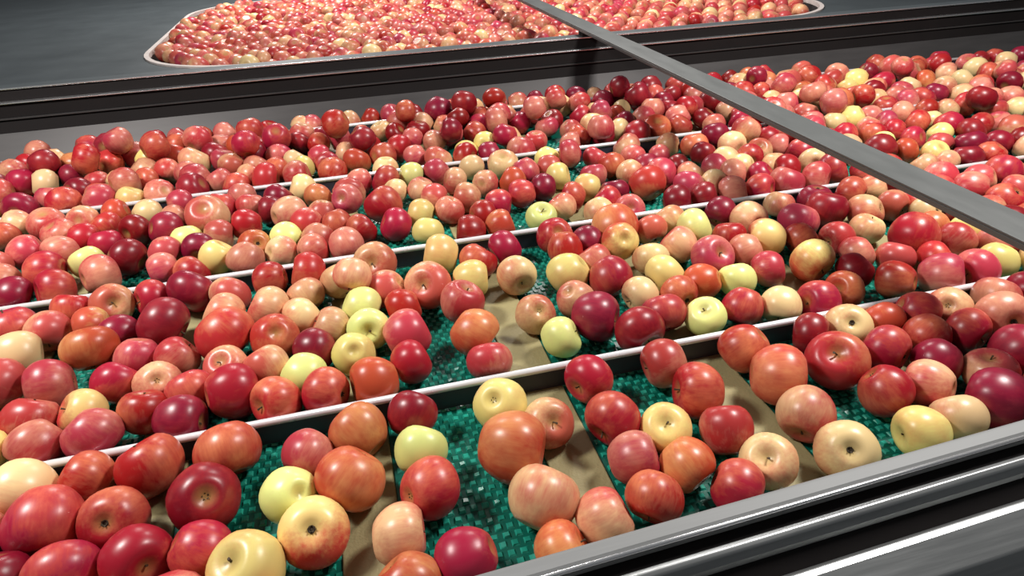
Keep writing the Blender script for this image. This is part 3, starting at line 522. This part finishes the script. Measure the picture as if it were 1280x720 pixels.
3.855,2.527,-1.006,0.0640,P;4.589,2.211,-1.013,0.0568,S;3.457,2.542,-0.992,0.0596,K;2.559,3.103,-0.973,0.0595,O;1.942,2.385,-0.942,0.0664,P;
3.343,3.307,-0.990,0.0587,R;2.816,2.775,-0.999,0.0591,P;4.621,2.592,-1.011,0.0592,R;4.522,2.432,-1.010,0.0599,R;1.946,2.685,-0.932,0.0640,P;
4.016,2.774,-1.013,0.0574,S;1.975,2.277,-1.004,0.0660,K;2.074,2.537,-0.980,0.0647,P;0.270,3.292,-0.923,0.0571,R;0.519,3.204,-0.960,0.0568,K;
0.204,3.218,-1.008,0.0573,K;0.035,2.990,-0.943,0.0613,K;-0.475,3.042,-0.921,0.0612,R;0.571,3.303,-0.919,0.0664,K;-1.156,3.126,-0.935,0.0678,R;
0.577,3.087,-1.010,0.0584,R;1.068,3.304,-0.945,0.0564,P;1.492,3.208,-0.944,0.0664,K;1.238,3.084,-0.971,0.0587,P;1.431,3.310,-0.920,0.0590,K;
0.453,3.015,-0.956,0.0564,K;-0.728,3.318,-0.960,0.0673,P;-0.170,3.190,-1.007,0.0566,R;-0.883,3.184,-0.928,0.0661,R;0.740,3.333,-0.916,0.0617,R;
-1.050,3.270,-0.912,0.0628,P;-0.075,3.169,-0.910,0.0679,R;0.316,3.203,-0.999,0.0595,K;0.734,3.218,-0.969,0.0624,P;-0.357,3.204,-0.954,0.0673,R;
-1.335,3.163,-0.947,0.0621,K;1.683,3.022,-0.978,0.0593,R;0.100,3.543,-1.013,0.0574,R;0.692,3.102,-0.962,0.0656,P;1.528,3.098,-0.992,0.0634,P;
1.195,3.297,-0.973,0.0603,P;0.906,3.148,-0.932,0.0602,P;1.552,2.832,-1.010,0.0597,R;1.452,2.183,-1.008,0.0619,P;1.111,2.761,-0.941,0.0622,P;
1.632,2.346,-1.012,0.0578,R;1.739,2.562,-0.971,0.0648,S;
'''
rng = random.Random(11)
CUT = BARS[1]+.48     # apples nearer than this are objects of their own, the smaller ones behind are one mass
def project(P):
    q = P.dot(FWD); return 640+FPX*P.dot(RGT)/q, 360-FPX*P.dot(UPV)/q
apples = []
for t in RAW.replace('\n', '').split(';'):
    if not t.strip(): continue
    x, y, z, r, c = t.split(',')
    P = Vector((float(x), float(y), float(z))); px, py = project(P)
    bay = sum(P.y > b for b in BARS)
    apples.append(dict(P=P, r=float(r), k=c[0], flag=c[1:], px=px, py=py, bay=bay))
def over_beam(a):     # on the far right side of the grey beam as seen by the viewer
    s = .71/(-a['P'].z); return a['P'].x*s > 1.46 and a['bay'] >= 2
for a in apples:
    view = -a['P'].normalized()
    if a['flag']:
        ax = view.copy()+Vector((rng.uniform(-.35, .35), rng.uniform(-.2, .2), rng.uniform(-.1, .4))); ax.normalize()
        if a['flag'] == 'e' and rng.random() < .75: ax = -ax      # calyx end towards the viewer, else stem bowl
        elif a['flag'] == 's': ax = (ax+Vector((0, 0, .6))).normalized()
    else:
        ax = Vector((rng.gauss(0, 1), rng.gauss(0, 1), rng.gauss(0, .8))).normalized()
        if abs(ax.dot(view)) > .3 and rng.random() < .85: ax = (ax-view*ax.dot(view)*.8).normalized()
    q = Vector((0, 0, 1)).rotation_difference(ax) @ Quaternion((0, 0, 1), rng.uniform(0, 6.283))
    a['q'] = q; a['shape'] = rng.randrange(5)
    # settle on the belt
    R3 = np.array(q.to_matrix()); low = (GEO_LO[a['shape']][0] @ R3.T)[:, 2].min()*a['r']
    if a['P'].z < BELT+a['r']+.004: a['P'].z = BELT-low
def in_frame(a):
    R = FPX*a['r']/a['P'].dot(FWD); return -R*.6 < a['px'] < 1280+R*.6 and a['py'] < 720+R*.6
single = [a for a in apples if in_frame(a) and (a['bay'] <= 1 or (a['bay'] == 2 and a['P'].y < CUT and not over_beam(a)))]
ids = {id(a) for a in single}
rest = [a for a in apples if id(a) not in ids]
print('single apples', len(single), 'rest', len(rest))
ONES = ['', 'first', 'second', 'third', 'fourth', 'fifth', 'sixth', 'seventh', 'eighth', 'ninth', 'tenth', 'eleventh', 'twelfth', 'thirteenth', 'fourteenth', 'fifteenth', 'sixteenth', 'seventeenth', 'eighteenth', 'nineteenth']
def ordinal(n):
    if n < 20: return ONES[n]
    t, u = divmod(n, 10); return (['', '', 'twentieth', 'thirtieth', 'fortieth'][t] if u == 0 else ['', '', 'twenty', 'thirty', 'forty'][t]+'-'+ONES[u])
PLACE = ['in front of the nearest white bar', 'between the nearest and second white bars', 'lying just behind the second white bar']
for bay in range(3):
    for k in KEYS:
        row = sorted([a for a in single if a['bay'] == bay and a['k'] == k], key=lambda a: a['px'])
        for n, a in enumerate(row):
            which = ('leftmost ' if n == 0 else 'rightmost ' if n == len(row)-1 else ordinal(n+1)+' ') if len(row) > 1 else 'only '
            tail = ' from the left' if 0 < n < len(row)-1 else ''
            a['label'] = '%s%s apple%s %s' % (which, KINDS[k][4], tail, PLACE[bay])
GROUP = 'apples on the conveyor belt'
for a in single:
    o = bpy.data.objects.new('apple', apple_mesh(a['shape'], a['k'])); link(o)
    o.location = W(*a['P']); s = a['r']*S; o.scale = (s, s, s); o.rotation_mode = 'QUATERNION'; o.rotation_quaternion = a['q']
    tag(o, a['label'], 'apple', GROUP)
    if a['bay'] <= 1 or a['flag']:
        link(bpy.data.objects.new('stem', STEM_ME), o)
        link(bpy.data.objects.new('calyx', CALYX_ME), o)

def apple_mass(name, items, geo):
    V, F, C, A, MI = [], [], [], [], []; off = 0
    for P, r, q, sh, k in items:
        v, f = geo[sh]; R3 = np.array(q.to_matrix())
        wv = (v @ R3.T)*r*S + np.array(W(*P)); V.append(wv); C.append(v); A.append(np.full(len(v), rng.random()))
        F += [tuple(i+off for i in t) for t in f]; MI += [KEYS.index(k)]*len(f); off += len(v)
    me = bpy.data.meshes.new(name); me.from_pydata(np.concatenate(V).tolist(), [], F); me.update()
    for k in KEYS: me.materials.append(AMATS[k])
    me.polygons.foreach_set('material_index', MI); me.polygons.foreach_set('use_smooth', [True]*len(F))
    add_attr(me, np.concatenate(C), np.concatenate(A))
    return link(bpy.data.objects.new(name, me))
mass = apple_mass('distant_apples', [(a['P'], a['r'], a['q'], a['shape'], a['k']) for a in rest], GEO_LO)
tag(mass, 'small distant red and yellow apples heaped around the third white bar and beyond the beam', 'apples', kind='stuff')
items = []
pitch = .138; j = 0; y = TY0+.11
while y < TY1-.1:
    x = TX0+.11+(pitch/2 if j % 2 else 0)
    while x < TX1-.1:
        cx_ = min(max(x, TX0+TR), TX1-TR); cy_ = min(max(y, TY0+TR), TY1-TR)
        if math.hypot(x-cx_, y-cy_) < TR-.10 and rng.random() < .96:
            q = Quaternion((rng.gauss(0, 1), rng.gauss(0, 1), rng.gauss(0, 1), rng.gauss(0, 1))).normalized()
            items.append((Vector((x+rng.uniform(-.012, .012), y+rng.uniform(-.012, .012), DZ-.03+rng.uniform(-.02, .025))), rng.uniform(.063, .072), q, rng.randrange(5), rng.choice('RPPPPPSSSSC')))
        x += pitch
    y += pitch*.87; j += 1
# a second layer below keeps the heap resting on the trough's bottom
low = [(Vector((P.x+.03, P.y+.03, DZ-.22+r)), r, q, sh, k) for P, r, q, sh, k in items if TX0+.25 < P.x < TX1-.25 and TY0+.25 < P.y < TY1-.25]
GEO_TINY = [apple_geo(12, 8, *s) for s in SHAPES]
pool = apple_mass('trough_apples', items+low, GEO_TINY)
tag(pool, 'mass of small pink and red apples filling the rear trough', 'apples', kind='stuff')
